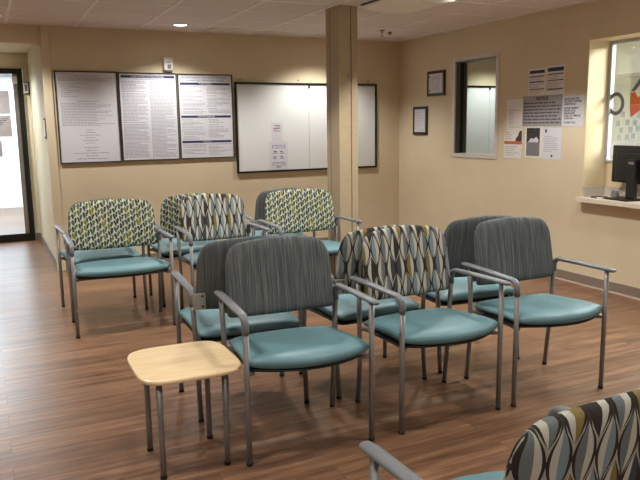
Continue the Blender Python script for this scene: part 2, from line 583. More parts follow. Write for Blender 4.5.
# recess lining: cream jamb, head and the wall under the glass
structure('trim_2', boxes((W0 + 0.002, W1, V2[1] - 0.006, V2[1], V2[2], V2[3]), (W0 + 0.002, W1, V2[0], V2[1], V2[3] - 0.006, V2[3])), M['jamb'],
          'cream jamb and head lining the reception opening', 'trim')
structure('wall_reception', boxes((W1, W1 + 0.06, V2[0], V2[1] + 0.1, 0, 1.075), (W1, W1 + 0.06, V2[1], V2[1] + 0.1, 1.075, CEIL), (W1, W1 + 0.06, V2[0], V2[1] + 0.1, V2[3], CEIL)), M['jamb'],
          'cream wall under the reception glass', 'wall')
structure('wall_office', boxes((7.6, 7.7, 0.8, 7.3, 0, CEIL), (W1 + 0.06, 7.7, 7.2, 7.3, 0, CEIL), (W1 + 0.06, 7.7, 0.8, 0.9, 0, CEIL), (6.9, 7.6, 0.9, 7.2, 1.98, CEIL)), M['office'],
          'pale grey office wall behind the reception glass', 'wall')
structure('ceiling_office', boxes((W1, 7.7, 0.8, 7.3, CEIL, CEIL + 0.1)), M['ceiling'], 'tile ceiling of the office behind the reception glass', 'ceiling')

# baseboards
BB = 0.092
structure('baseboard_back', boxes((0.66, W0, BACK_Y - 0.012, BACK_Y, 0, BB), bev=0.003), M['base'], 'taupe vinyl baseboard along the back wall', 'baseboard')
bm = boxes((W0 - 0.012, W0, 1.7, BACK_Y - 0.012, 0.012, BB), bev=0.003)
box(bm, W0 - 0.018, W0, 1.7, BACK_Y - 0.012, 0, 0.012, 1)  # pale strip along the foot of the baseboard
structure('baseboard_right', bm, [M['base'], M['toe_strip']], 'taupe vinyl baseboard along the right wall', 'baseboard')
structure('baseboard_alcove', boxes((ALC_X - 0.012, ALC_X, BACK_Y + 0.05, ALC_Y, 0, BB), (0.52, ALC_X - 0.012, ALC_Y - 0.012, ALC_Y, 0, BB), bev=0.003), M['base'],
          'taupe vinyl baseboard inside the alcove', 'baseboard')

# column: boxed cover with joint grooves
def column():
    x0, x1, y0, y1 = 2.755, 2.935, 5.285, 5.525
    bm = bmesh.new()
    g = 0.006
    xa, xb = x0 + 0.112, x0 + 0.122          # front groove
    ya, yb = y1 - 0.080, y1 - 0.068           # left groove
    poly = [(x0, y0), (xa, y0), (xa, y0 + g), (xb, y0 + g), (xb, y0), (x1, y0), (x1, y1), (x0, y1), (x0, yb), (x0 + g, yb), (x0 + g, ya), (x0, ya)]
    prism(bm, poly, 'z', 0, CEIL)
    o = structure('column', bm, [M['column']], 'tan square support column among the back chairs', 'column')
    bm = boxes((x0 + g * .4, x0 + g * 1.2, ya, yb, 0, CEIL), (xa, xb, y0 + g * .4, y0 + g * 1.2, 0, CEIL))
    structure('joint_strip', bm, M['groove'], parent=o)
    structure('base_trim', boxes((x0 - .008, x1 + .008, y0 - .008, y1 + .008, 0, BB), bev=0.003), M['base'], parent=o)
    bm = boxes((x0 + .078, x0 + .092, y0 - .006, y0, 1.80, 1.845), bev=0.002)
    sweep(bm, [(x0 + .085, y0 - .006, 1.835), (x0 + .085, y0 - .02, 1.825), (x0 + .085, y0 - .022, 1.845)], 0.003, seg=8)
    h = link('wall_hook', bm, M['column'])
    tag(h, 'small tan hook on the front of the column', 'hook')
column()

# mirrored window
def window_mirror():
    y0, y1, z0, z1 = V1
    fw = 0.042
    bm = boxes((W0 - 0.010, W0 + 0.075, y0, y0 + fw, z0, z1), (W0 - 0.010, W0 + 0.075, y1 - fw, y1, z0, z1),
               (W0 - 0.010, W0 + 0.075, y0 + fw, y1 - fw, z0, z0 + fw), (W0 - 0.010, W0 + 0.075, y0 + fw, y1 - fw, z1 - fw, z1))
    o = structure('window_1', bm, M['alu'], 'mirrored office window in a pale aluminium frame reflecting the whiteboard', 'window')
    structure('gasket', boxes((W0 + 0.01, W0 + 0.075, y1 - fw - 0.012, y1 - fw, z0 + fw, z1 - fw), (W0 + 0.01, W0 + 0.075, y0 + fw, y1 - fw - 0.012, z1 - fw - 0.010, z1 - fw),
                              (W0 + 0.01, W0 + 0.075, y0 + fw, y0 + fw + 0.004, z0 + fw, z1 - fw - 0.01)), M['jamb_grey'], parent=o)
    structure('gasket_strip', boxes((W0 + 0.055, W0 + 0.078, y1 - fw - 0.020, y1 - fw - 0.012, z0 + fw, z1 - fw - 0.01)), M['black'], parent=o)
    structure('pane', boxes((W0 + 0.075, W0 + 0.085, y0, y1, z0, z1)), M['mirror'], parent=o)
window_mirror()

# reception glass
def window_reception():
    y0, y1, z0, z1 = V2[0], V2[1] - 0.006, 1.075, V2[3] - 0.006
    fw = 0.030
    x0, x1 = W1 - 0.012, W1 + 0.03
    bm = boxes((x0, x1, y0, y0 + fw, z0, z1), (x0, x1, y1 - fw, y1, z0, z1), (x0, x1, y0 + fw, y1 - fw, z0, z0 + fw * .7), (x0, x1, y0 + fw, y1 - fw, z1 - fw, z1))
    o = structure('window_2', bm, M['white_frame'], 'white framed reception window with grey and orange decals', 'window')
    structure('pane', boxes((x0 + 0.018, x0 + 0.024, y0 + fw, y1 - fw, z0 + fw * .7, z1 - fw)), M['glass'], parent=o)
window_reception()

# glass door in the alcove
def glass_door():
    x0, x1, z1 = -0.42, 0.515, 2.175
    y0, y1 = ALC_Y - 0.03, ALC_Y + 0.05
    s = 0.065
    bm = boxes((x0, x0 + s, y0, y1, 0, z1), (x1 - s, x1, y0, y1, 0, z1), (x0 + s, x1 - s, y0, y1, z1 - s, z1), (x0 + s, x1 - s, y0, y1, 0, 0.10))
    o = structure('door_1', bm, M['black_gloss'], 'black framed glass door to the bright corridor', 'door')
    structure('pane', boxes((x0 + s, x1 - s, ALC_Y + 0.005, ALC_Y + 0.013, 0.10, z1 - s)), M['glass_door'], parent=o)
    structure('edge_strip', boxes((x1 - s - 0.05, x1 - s, ALC_Y - 0.012, ALC_Y + 0.004, 0.10, z1 - s)), M['chrome'], parent=o)
    structure('closer', boxes((x1 - s - 0.06, x1 - s + 0.01, ALC_Y - 0.03, ALC_Y - 0.012, z1 - s - 0.12, z1 - s - 0.03), bev=0.004), M['plastic_white'], parent=o)
glass_door()

# ------------------------------------------------------------------ printed sheets
rng = random.Random(4)
def words(bm, plane, a0, a1, z, h, off, fill=1.0, mi=0):
    """one line of small print as word-length dashes; plane 'b' = back wall (a = x), 'r' = right wall (a = -y)"""
    a = a0
    end = a0 + (a1 - a0) * fill
    while a < end - 0.004:
        w = min(rng.uniform(2.0, 6.5) * h, end - a)
        if plane == 'b':
            box(bm, a, a + w, off - 0.0006, off, z - h, z, mi)
        else:
            box(bm, off - 0.0006, off, -(a + w), -a, z - h, z, mi)
        a += w + 0.9 * h

def lettering(name, body, plane, a, z, size, off, mat, parent, align='CENTER', bold=0.0, width=None):
    cu = bpy.data.curves.new(name, 'FONT')
    cu.body = body
    cu.size = size
    cu.align_x = align
    cu.align_y = 'CENTER'
    cu.extrude = 0.0004
    cu.offset = bold
    tmp = bpy.data.objects.new(name, cu)
    COL.objects.link(tmp)
    dg = bpy.context.evaluated_depsgraph_get()
    me = bpy.data.meshes.new_from_object(tmp.evaluated_get(dg))
    bpy.data.objects.remove(tmp, do_unlink=True)
    me.name = name
    me.materials.clear()
    if width and len(me.vertices):
        xs = [v.co.x for v in me.vertices]
        k = width / max(1e-6, max(xs) - min(xs))
        for v in me.vertices:
            v.co.x *= k
    o = link(name, me, mat, parent)
    if plane == 'b':
        o.location = (a, off - 0.0005, z)
        o.rotation_euler = (R(90), 0, 0)
    else:
        o.location = (off - 0.0005, -a, z)
        o.rotation_euler = (R(90), 0, R(-90))
    return o

YB = BACK_Y - 0.0008
def poster_frame(name, x0, x1, z0, z1, label, depth=0.018, fw=0.012):
    bm = boxes((x0, x0 + fw, YB - depth, YB, z0, z1), (x1 - fw, x1, YB - depth, YB, z0, z1), (x0 + fw, x1 - fw, YB - depth, YB, z0, z0 + fw), (x0 + fw, x1 - fw, YB - depth, YB, z1 - fw, z1))
    o = tag(link(name, bm, M['dark_frame']), label, 'poster', 'framed posters on the back wall')
    link('sheet', boxes((x0 + fw, x1 - fw, YB - depth * .6, YB - 0.002, z0 + fw, z1 - fw)), M['paper'], o)
    return o, YB - depth * .6

# poster 1: plain text notice
o, yf = poster_frame('framed_poster', 0.680, 1.283, 1.080, 1.990, 'framed text poster without navy bars, nearest the alcove corner')
bm = bmesh.new()
xa, xb = 0.715, 1.25
z = 1.945
words(bm, 'b', 0.86, 1.10, z, 0.008, yf, 1)
for i in range(3):
    words(bm, 'b', xa, xb, 1.925 - i * .014, 0.006, yf, rng.uniform(.8, 1))
for i in range(8):
    words(bm, 'b', xa + .02, xa + .02 + rng.uniform(.08, .32), 1.872 - i * .018, 0.006, yf, 1)
words(bm, 'b', 0.88, 1.09, 1.700, 0.008, yf, 1)
for i in range(15):
    words(bm, 'b', xa + .01, xb, 1.678 - i * .0155, 0.006, yf, rng.uniform(.6, 1))
for i, w in enumerate((.06, .1, .2, .1, .16, .1)):
    words(bm, 'b', 0.985 - w / 2, 0.985 + w / 2, 1.415 - i * .026, 0.007, yf, 1)
for i in range(5):
    w = (.14, .1, .34, .12, .3)[i]
    words(bm, 'b', 0.99 - w / 2, 0.99 + w / 2, 1.24 - i * .028, 0.008, yf, 1)
fine(link('small_print', bm, M['ink'], o))

# poster 2: privacy notice
o, yf = poster_frame('framed_poster', 1.289, 1.893, 1.084, 1.986, 'framed privacy notice poster with one navy bar across its top')
link('header_bar', boxes((1.318, 1.868, yf - 0.0006, yf, 1.932, 1.958)), M['navy'], o)
lettering('heading', 'Combined Notice of Privacy Practices', 'b', 1.59, 1.945, 0.024, yf - 0.0006, M['white_print'], o, width=.34)
bm = bmesh.new()
words(bm, 'b', 1.45, 1.74, 1.922, 0.006, yf, 1)
for cx0, cx1 in ((1.322, 1.575), (1.605, 1.862)):
    z = 1.898
    while z > 1.12:
        if rng.random() < 0.06:
            z -= 0.008
        words(bm, 'b', cx0, cx1, z, 0.0065, yf, rng.choice((1, 1, 1, .95, .9, .6)))
        z -= 0.0142
fine(link('small_print', bm, M['ink'], o))

# poster 3: rights and responsibilities
o, yf = poster_frame('framed_poster', 1.899, 2.506, 1.086, 1.983, 'framed poster with three navy bars, beside the whiteboard')
lettering('heading', 'YOU HAVE THE RIGHT TO BE TREATED WITH DIGNITY', 'b', 2.2, 1.944, 0.022, yf, M['navy'], o, width=.53)
lettering('heading', 'IN A SAFE AND COMFORTABLE SETTING', 'b', 2.2, 1.915, 0.022, yf, M['navy'], o, width=.42)
for zz, tx, wd in ((1.880, 'YOUR RIGHTS', .14), (1.535, 'YOUR RESPONSIBILITIES', .19), (1.268, 'CONTACTS', .09)):
    h = link('section_bar', boxes((1.926, 2.476, yf - 0.0006, yf, zz - 0.012, zz + 0.012)), M['navy'], o)
    lettering('bar_lettering', tx, 'b', 2.2, zz, 0.02, yf - 0.0006, M['white_print'], o, width=wd)
bm = bmesh.new()
for z0_, z1_ in ((1.855, 1.565), (1.505, 1.295), (1.242, 1.125)):
    for cx0, cx1 in ((1.935, 2.19), (2.215, 2.47)):
        z = z0_
        while z > z1_:
            words(bm, 'b', cx0 + rng.choice((0, .015)), cx1, z, 0.006, yf, rng.choice((1, .9, .7, .45)))
            z -= rng.choice((0.0145, 0.0145, 0.024))
fine(link('small_print', bm, M['ink'], o))

# whiteboard
def whiteboard():
    x0, x1, z0, z1 = 2.529, 4.330, 0.905, 1.906
    fw, d = 0.022, 0.026
    o = empty('whiteboard', ((x0 + x1) / 2, YB, z0))
    tag(o, 'wide black framed whiteboard on the back wall behind the column', 'whiteboard')
    c = Vector(o.location)
    def loc(bm):
        bmesh.ops.translate(bm, verts=bm.verts, vec=-c)
        return bm
    link('frame', loc(boxes((x0, x0 + fw, YB - d, YB, z0, z1), (x1 - fw, x1, YB - d, YB, z0, z1), (x0 + fw, x1 - fw, YB - d, YB, z0, z0 + fw), (x0 + fw, x1 - fw, YB - d, YB, z1 - fw, z1), bev=0.003)), M['black_gloss'], o)
    link('writing_panel', loc(boxes((x0 + fw, x1 - fw, YB - 0.014, YB - 0.002, z0 + fw, z1 - fw))), M['board'], o)
    link('panel_joint', loc(boxes((3.423, 3.427, YB - 0.0148, YB - 0.014, z0 + fw, z1 - fw))), M['blue_print'], o)
    link('clip', loc(boxes((3.418, 3.438, YB - 0.03, YB - 0.014, 1.852, 1.882), bev=0.004)), M['black'], o)
    return YB - 0.014
yw = whiteboard()

def sheet(name, plane, a0, a1, z0, z1, off, mat, label, cat='notice', group=None, th=0.0015):
    c = ((a0 + a1) / 2, off, z0)
    bm = bmesh.new()
    if plane == 'b':
        box(bm, a0, a1, off - th, off, z0, z1)
    else:
        box(bm, off - th, off, -a1, -a0, z0, z1)
    o = tag(link(name, bm, mat), label, cat, group)
    return o, off - th

o, yf = sheet('taped_notice', 'b', 2.955, 3.088, 1.252, 1.462, yw, M['paper'], 'small white notice with a red heading taped to the whiteboard', group='papers on the whiteboard')
bm = bmesh.new(); words(bm, 'b', 2.995, 3.055, 1.432, 0.012, yf, 1); words(bm, 'b', 2.975, 3.03, 1.398, 0.011, yf, 1)
link('red_heading', bm, M['red_print'], o)
bm = bmesh.new(); words(bm, 'b', 2.99, 3.065, 1.404, 0.008, yf, 1); words(bm, 'b', 2.985, 3.06, 1.372, 0.008, yf, 1)
fine(link('small_print', bm, M['ink_dark'], o))
o, yf = sheet('information_sheet', 'b', 2.905, 3.045, 0.930, 1.235, yw, M['paper_warm'], 'plain white sheet tucked behind the blue banded flyer on the whiteboard', group='papers on the whiteboard')
o, yf = sheet('information_sheet', 'b', 2.928, 3.145, 0.930, 1.248, yf, M['paper'], 'white flyer with two pale blue bands on the whiteboard bottom edge', group='papers on the whiteboard')
for zz in (1.192, 0.998):
    link('blue_band', boxes((2.955, 3.115, yf - 0.0006, yf, zz - .019, zz + .019)), M['blue_print'], o)
    bm = bmesh.new(); words(bm, 'b', 2.965, 3.105, zz + .010, 0.008, yf - .0006, 1); words(bm, 'b', 2.965, 3.105, zz - .004, 0.008, yf - .0006, 1)
    link('band_print', bm, M['white_print'], o)
bm = bmesh.new()
for cx in (2.99, 3.075):
    for zz in (1.142, 1.082):
        words(bm, 'b', cx - .02, cx + .02, zz, 0.012, yf, 1); words(bm, 'b', cx - .025, cx + .025, zz - .022, 0.006, yf, 1)
words(bm, 'b', 3.0, 3.07, 0.966, 0.01, yf, 1)
fine(link('small_print', bm, M['ink_dark'], o))

# scent dispenser sitting above the posters
def dispenser():
    o = empty('air_freshener', (1.807, YB, 2.0))
    tag(o, 'white wall dispenser mounted just above the framed posters', 'dispenser')
    bm = bmesh.new(); box(bm, -.05, .05, -.045, 0, .012, .145, bev=0.014)
    link('body', bm, M['plastic_white'], o, True)
    bm = bmesh.new(); box(bm, -.034, .034, -.034, 0, 0, .014, bev=0.005)
    link('outlet', bm, M['plastic_grey'], o)
    link('label', boxes((-.012, .026, -.0462, -.0445, .028, .072), (-.018, .014, -.0462, -.0445, .09, .098)), M['plastic_grey'], o)
dispenser()

# small picture hooks above the whiteboard
for i, (hx, txt) in enumerate(((2.60, 'tiny hook above the whiteboard beside the posters'), (3.30, 'tiny hook above the middle of the whiteboard'), (4.22, 'tiny hook above the whiteboard between the column and the room corner'))):
    bm = boxes((hx - .006, hx + .006, YB - .008, YB, 1.925, 1.945), bev=0.002)
    tag(link('wall_hook', bm, M['plastic_grey']), txt, 'hook', 'hooks above the whiteboard')

# framed certificates on the right wall (a = -y)
def certificate(y0, y1, z0, z1, label, kind):
    fw, d = 0.031, 0.022
    x = W0
    bm = boxes((x - d, x, y0, y0 + fw, z0, z1), (x - d, x, y1 - fw, y1, z0, z1), (x - d, x, y0 + fw, y1 - fw, z0, z0 + fw), (x - d, x, y0 + fw, y1 - fw, z1 - fw, z1), bev=0.003)
    o = tag(link('framed_certificate', bm, M['espresso']), label, 'certificate', 'certificates on the right wall')
    link('sheet', boxes((x - d * .8, x - .002, y0 + fw, y1 - fw, z0 + fw, z1 - fw)), M['paper'], o)
    bm = bmesh.new()
    xf = x - d * .8
    a0, a1 = -(y1 - fw), -(y0 + fw)
    if kind == 'seal':
        cy, cz = (y0 + y1) / 2, (z0 + z1) / 2 + .015
        for r in (.05, .034):
            pts = [(xf - .0006, cy + r * math.cos(t * math.pi / 12), cz + r * 1.2 * math.sin(t * math.pi / 12)) for t in range(25)]
            sweep(bm, pts, 0.0018, seg=4)
        for i in range(3):
            words(bm, 'r', a0 + .05, a1 - .05, z1 - .06 - i * .013, .006, xf, 1)
        for i in range(3):
            words(bm, 'r', a0 + .07, a1 - .07, z0 + .10 - i * .014, .006, xf, 1)
        for zz in (z0 + .05, z1 - .075):
            link('corner_mark', boxes((xf - .0006, xf, y1 - fw - .03, y1 - fw - .012, zz, zz + .02)), M['ink_dark'], o)
    else:
        for i in range(12):
            words(bm, 'r', a0 + .02, a1 - .02, z1 - .06 - i * .019, .006, xf, rng.choice((.4, .7, .9)))
        words(bm, 'r', a0 + .12, a1 - .02, z0 + .06, .012, xf, 1)
    fine(link('small_print', bm, M['ink_pale'], o))
certificate(6.395, 6.725, 1.735, 2.012, 'dark framed certificate hung higher, beside the mirrored window', 'seal')
certificate(6.725, 7.010, 1.300, 1.625, 'dark framed certificate hung lower, toward the room corner', 'text')

# paper notices on the right wall
G = 'notices on the right wall'
def hdr(o, y1, y0, z, h, xf, mat=None, name='printed_band'):
    return link(name, boxes((xf - .0006, xf, y0, y1, z - h, z)), mat or M['navy'], o)
o, xf = sheet('posted_notice', 'r', -5.092, -4.872, 1.650, 1.915, W0, M['paper_warm'], 'dark headed notice in the upper pair, on the side toward the mirrored window', group=G)
hdr(o, 5.078, 4.886, 1.898, .028, xf)
for zz in (1.848, 1.797, 1.732):
    hdr(o, 5.082, 4.888, zz, .009, xf)
bm = bmesh.new()
for i in range(11):
    words(bm, 'r', -5.08, -4.888, 1.833 - i * .0145, .005, xf, rng.uniform(.6, 1))
fine(link('small_print', bm, M['ink'], o))
o, xf = sheet('posted_notice', 'r', -4.862, -4.640, 1.655, 1.925, W0, M['paper_warm'], 'dark headed notice in the upper pair, on the side toward the reception opening', group=G)
hdr(o, 4.848, 4.655, 1.908, .034, xf)
for zz in (1.855, 1.800, 1.722):
    hdr(o, 4.850, 4.656, zz, .009, xf)
bm = bmesh.new()
for i in range(10):
    words(bm, 'r', -4.85, -4.656, 1.842 - i * .0145, .005, xf, rng.uniform(.6, 1))
fine(link('small_print', bm, M['ink'], o))
# NOTICE sign and its white neighbour
o, xf = sheet('posted_sign', 'r', -5.155, -4.654, 1.388, 1.668, W0 - .002, M['paper_grey'], 'grey sign headed NOTICE on the right wall', 'sign', G)
lettering('heading', 'NOTICE', 'r', -4.905, 1.638, 0.042, xf, M['ink_dark'], o, bold=0.0012)
bm = bmesh.new()
for i in range(7):
    words(bm, 'r', -5.145, -4.665, 1.606 - i * .030, .012, xf, (.86, 1, 1, .95, .9, 1, 1)[i])
fine(link('body_print', bm, M['ink_mid'], o))
o, xf = sheet('posted_sign', 'r', -4.652, -4.405, 1.386, 1.652, W0 - .002, M['paper'], 'white sign in black capitals beside the grey NOTICE sign', 'sign', G)
for i, (tx, zz) in enumerate((('PLEASE ASK FOR', 1.622), ('SECURITY OFFICER', 1.600), ('ASSISTANCE.', 1.578), ('PLEASE PRESENT', 1.542), ('PHOTO ID &', 1.520), ('INSURANCE', 1.498), ('CARD AT TIME OF', 1.476), ('CHECK-IN.', 1.454), ('THANK YOU.', 1.418))):
    lettering('lettering', tx, 'r', -4.630, zz, 0.023, xf, M['ink_dark'], o, 'LEFT', 0.0006)
# tall sheet and orange flyer on the left
o, xf = sheet('posted_notice', 'r', -5.385, -5.158, 1.300, 1.648, W0, M['paper_warm'], 'tall white notice hanging beside the grey NOTICE sign, above the orange banded flyer', group=G)
bm = bmesh.new()
words(bm, 'r', -5.345, -5.18, 1.545, .006, xf, 1)
for i in range(6):
    words(bm, 'r', -5.345, -5.28, 1.525 - i * .022, .006, xf, 1)
words(bm, 'r', -5.345, -5.18, 1.385, .005, xf, 1)
fine(link('small_print', bm, M['ink'], o))
o, xf = sheet('posted_flyer', 'r', -5.402, -5.150, 1.080, 1.348, W0 - .002, M['paper_warm'], 'flyer with an orange band and a small portrait photo', 'flyer', G)
hdr(o, 5.400, 5.152, 1.246, .030, xf, M['orange'], 'orange_band')
bm = bmesh.new()
prism(bm, [(5.155, 1.247), (5.155, 1.346), (5.185, 1.346), (5.20, 1.32), (5.208, 1.295), (5.235, 1.275), (5.245, 1.247)], 'x', xf - .0010, xf)
link('portrait_photo', bm, M['photo_dark'], o)
bm = bmesh.new()
for i in range(4):
    words(bm, 'r', -5.385, -5.28, 1.33 - i * .02, .006, xf, rng.uniform(.5, 1))
for i in range(5):
    words(bm, 'r', -5.385, -5.18, 1.195 - i * .02, .006, xf, rng.uniform(.5, 1))
fine(link('small_print', bm, M['ink'], o))
# lower pair
o, xf = sheet('posted_flyer', 'r', -5.112, -4.885, 1.095, 1.382, W0, M['paper_warm'], 'flyer with a black and white photo, under the grey NOTICE sign', 'flyer', G)
bm = bmesh.new()
hdr(o, 5.092, 4.918, 1.372, .135, xf, M['photo_dark'], 'photo')
prism(bm, [(5.07, 1.24), (5.03, 1.28), (5.0, 1.27), (4.96, 1.29), (4.93, 1.26), (4.94, 1.24)], 'x', xf - .0011, xf)
link('photo_figure', bm, M['paper'], o)
hdr(o, 5.092, 4.918, 1.236, .125, xf, M['photo_grey'], 'grey_panel')
o, xf = sheet('posted_notice', 'r', -4.880, -4.646, 1.090, 1.375, W0, M['paper'], 'white letter under the grey NOTICE sign, beside the photo flyer', group=G)
bm = bmesh.new()
for i in range(9):
    words(bm, 'r', -4.86, -4.67, 1.30 - i * .017, .005, xf, rng.uniform(.5, 1))
fine(link('small_print', bm, M['ink'], o))
link('crest', boxes((xf - .0006, xf, 4.83, 4.852, 1.33, 1.36)), M['ink_dark'], o)
link('stamp', boxes((xf - .0006, xf, 4.75, 4.772, 1.108, 1.13)), M['ink_dark'], o)

# ------------------------------------------------------------------ reception counter, monitor, decals
def counter():
    zt = 0.778
    o = empty('reception_counter', (4.78, 3.2, zt - .036))
    tag(o, 'cream reception counter ledge projecting from the right wall opening', 'counter')
    c = Vector(o.location)
    def loc(bm):
        bmesh.ops.translate(bm, verts=bm.verts, vec=-c); return bm
    bm = bmesh.new()
    prism(bm, [(4.592, 1.75), (4.592, 4.375), (4.602, 4.392), (W0 - .001, 4.392), (W0 - .001, V2[1] - .008), (W1 - .001, V2[1] - .008), (W1 - .001, 1.75)], 'z', zt - .036, zt)
    link('ledge', loc(bm), M['counter'], o)
    link('splashback', loc(boxes((W0 + .004, W1 - .02, V2[1] - .026, V2[1] - .008, zt, .862), (W1 - .02, W1 - .001, 1.75, V2[1] - .008, zt, .862), bev=0.002)), M['splash'], o)
counter()

def monitor():
    o = empty('computer_monitor', (4.78, 3.945, 0.779))
    o.rotation_euler = (0, 0, R(-8))
    tag(o, 'black computer monitor seen from behind on the reception counter', 'monitor')
    # screen faces +x, its back towards the room
    bm = bmesh.new(); box(bm, .0, .030, -.27, .27, .135, .445, bev=0.006)
    link('housing', bm, M['black'], o)
    bm = bmesh.new(); box(bm, -.028, .0, -.20, .20, .165, .385, bev=0.010)
    link('rear_cover', bm, M['black'], o)
    link('screen', boxes((.0302, .0312, -.255, .255, .155, .430)), M['black_gloss'], o)
    bm = bmesh.new(); box(bm, -.062, -.028, -.07, .03, .012, .335, bev=0.008)
    link('stand_neck', bm, M['black'], o)
    bm = bmesh.new(); box(bm, -.13, .07, -.06, .20, 0, .012, bev=0.004)
    link('stand_base', bm, M['black'], o)
    bm = bmesh.new(); box(bm, -.064, -.060, -.05, .01, .296, .318, bev=0.001)
    link('neck_highlight', bm, M['chrome'], o)  # bright slip standing in for the highlight on the stand neck
monitor()
bm = bmesh.new()
sweep(bm, [(4.67, 4.16, .784), (4.72, 4.18, .784), (4.78, 4.20, .784), (4.79, 4.26, .784), (4.72, 4.31, .784), (4.66, 4.28, .784), (4.64, 4.20, .784)], 0.004, seg=8, side=Vector((0, 0, 1)))
tag(link('power_cable', bm, M['black']), 'black cable lying beside the monitor on the reception counter', 'cable')
def card_stand():
    bm = bmesh.new(); prism(bm, [(4.86, .779), (4.888, .779), (4.876, .832), (4.872, .832)], 'y', 4.19, 4.25)
    tag(link('folded_card', bm, M['photo_grey']), 'small grey folded card standing on the counter beside the monitor', 'card')
card_stand()

def decals():
    x = W1 - 0.012 + 0.018
    t0, t1 = x - .0015, x
    # ring
    o = empty('ring_decal', (x, 4.298, 1.572))
    bm = bmesh.new()
    n = 40
    def ring(ry, rz, h):
        return [bm.verts.new((h, ry * math.cos(2 * math.pi * k / n), rz * math.sin(2 * math.pi * k / n))) for k in range(n)]
    A, B, C_, D_ = ring(.088, .098, -.0015), ring(.054, .066, -.0015), ring(.088, .098, 0), ring(.054, .066, 0)
    for k in range(n):
        j = (k + 1) % n
        bm.faces.new((A[k], A[j], B[j], B[k])); bm.faces.new((C_[k], C_[j], D_[j], D_[k]))
        bm.faces.new((A[k], A[j], C_[j], C_[k])); bm.faces.new((B[k], B[j], D_[j], D_[k]))
    me = link('ring_decal', bm, M['logo_grey'])
    bpy.data.objects.remove(o, do_unlink=True)
    me.location = (x, 4.298, 1.572)
    tag(me, 'grey ring shaped decal on the reception glass', 'decal')
    # angular emblem
    o = empty('emblem_decal', (x, 3.975, 1.6))
    tag(o, 'angular orange and grey emblem decal on the reception glass', 'decal')
    c = Vector((x, 4.0, 1.6))
    def piece(name, poly, mat):
        b = bmesh.new(); prism(b, [(a - c.y, z - c.z) for a, z in poly], 'x', -.0015, 0)
        link(name, b, mat, o)
    piece('grey_band', [(4.178, 1.668), (4.070, 1.800), (3.90, 1.80), (3.90, 1.755), (4.060, 1.755), (4.135, 1.668)], M['logo_grey'])
    piece('orange_face', [(4.178, 1.660), (4.125, 1.660), (4.105, 1.620), (3.98, 1.66), (3.98, 1.565), (4.178, 1.555)], M['logo_orange'])
    piece('coral_face', [(4.178, 1.553), (3.98, 1.563), (4.165, 1.455)], M['logo_coral'])
    # frosted squares
    s = .046
    for (a, z) in ((4.262, 1.405), (4.165, 1.412), (4.225, 1.345), (4.130, 1.352), (4.215, 1.48), (4.16, 1.29), (4.10, 1.30), (4.24, 1.285), (4.09, 1.41), (4.06, 1.36), (4.05, 1.47)):
        b = bmesh.new()
        box(b, -.0015, 0, -s / 2, s / 2, -s / 2, s / 2)
        q = tag(link('square_decal', b, M['frosted']), 'pale frosted square decal below the emblem on the reception glass', 'decal', 'frosted squares on the reception glass')
        q.location = (x, a, z)
decals()
o, xf = sheet('paper_sheet', 'r', -4.335, -4.085, 1.125, 1.245, W1 + .006, M['paper'], 'white sheet stuck low on the reception glass above the monitor', 'paper')

# ------------------------------------------------------------------ alcove fittings, door papers
def alcove_things():
    G2 = 'papers on the glass door'
    yd = ALC_Y + 0.005
    for (x0, x1, z0, z1, mat, lab, lines) in (
        (0.02, 0.345, 1.62, 1.905, M['paper_grey'], 'plain grey paper at the top of the glass door', 8),
        (0.02, 0.345, 1.338, 1.606, M['paper_grey'], 'lined grey paper in the middle of the glass door papers', 4),
        (-0.10, 0.215, 1.09, 1.295, M['paper_grey'], 'grey paper lowest on the glass door', 3)):
        o, yf = sheet('door_notice', 'b', x0, x1, z0, z1, yd, mat, lab, 'notice', G2)
        bm = bmesh.new()
        for i in range(lines):
            words(bm, 'b', x0 + .03, x1 - .03, z1 - .04 - i * .022, .009, yf, rng.uniform(.7, 1))
        fine(link('small_print', bm, M['ink_dark'] if lines < 8 else M['ink'], o))
    o = empty('card_reader', (0.555, ALC_Y, 1.865))
    tag(o, 'white control box on a black plate beside the glass door', 'control box')
    link('back_plate', boxes((-.03, .034, -.018, 0, 0, .145), bev=0.003), M['black'], o)
    link('cover', boxes((-.036, .018, -.05, -.018, .012, .138), bev=0.004), M['plastic_white'], o)
    link('grille', boxes((-.024, .006, -.052, -.05, .035, .115)), M['plastic_grey'], o)
    o = empty('room_sign', (ALC_X, 7.64, 1.33))
    tag(o, 'small black edged sign on the alcove side wall', 'sign')
    link('plate', boxes((-.010, 0, -.10, .10, 0, .205), bev=0.002), M['black'], o)
    link('face', boxes((-.0125, -.010, -.075, .08, .02, .185)), M['plastic_white'], o)
alcove_things()

# ------------------------------------------------------------------ ceiling fittings
def downlight(x, y, label, power=1.0, z=CEIL, cone=None):
    o = empty('downlight', (x, y, z))
    tag(o, label, 'ceiling light', 'recessed ceiling downlights')
    bm = bmesh.new()
    lathe(bm, [(.080, 0), (.080, -.006), (.070, -.010), (.062, -.006), (.060, .0)], 32)
    link('trim_ring', bm, M['plastic_white'], o, True)
    bm = bmesh.new()
    lathe(bm, [(0, -.004), (.061, -.004), (.061, -.001), (0, -.001)], 32)
    link('lens', bm, M['lamp'], o)
    ld = bpy.data.lights.new('downlight_lamp', 'SPOT')
    ld.energy = DOWNLIGHT_W * power
    ld.color = (1.0, 0.968, 0.91)
    ld.spot_size = R(cone or (126 if y > 6 else 122))
    ld.spot_blend = 0.60 if y > 6 else 0.32
    ld.shadow_soft_size = 0.07
    lo = bpy.data.objects.new('downlight_lamp', ld)
    lo.parent = o
    lo.location = (0, 0, -.03)
    COL.objects.link(lo)
spots = []
for j, y in enumerate((6.82, 4.55, 2.3, 0.1)):
    for i, x in enumerate((0.17, 1.824, 3.47)):
        spots.append((x, y))
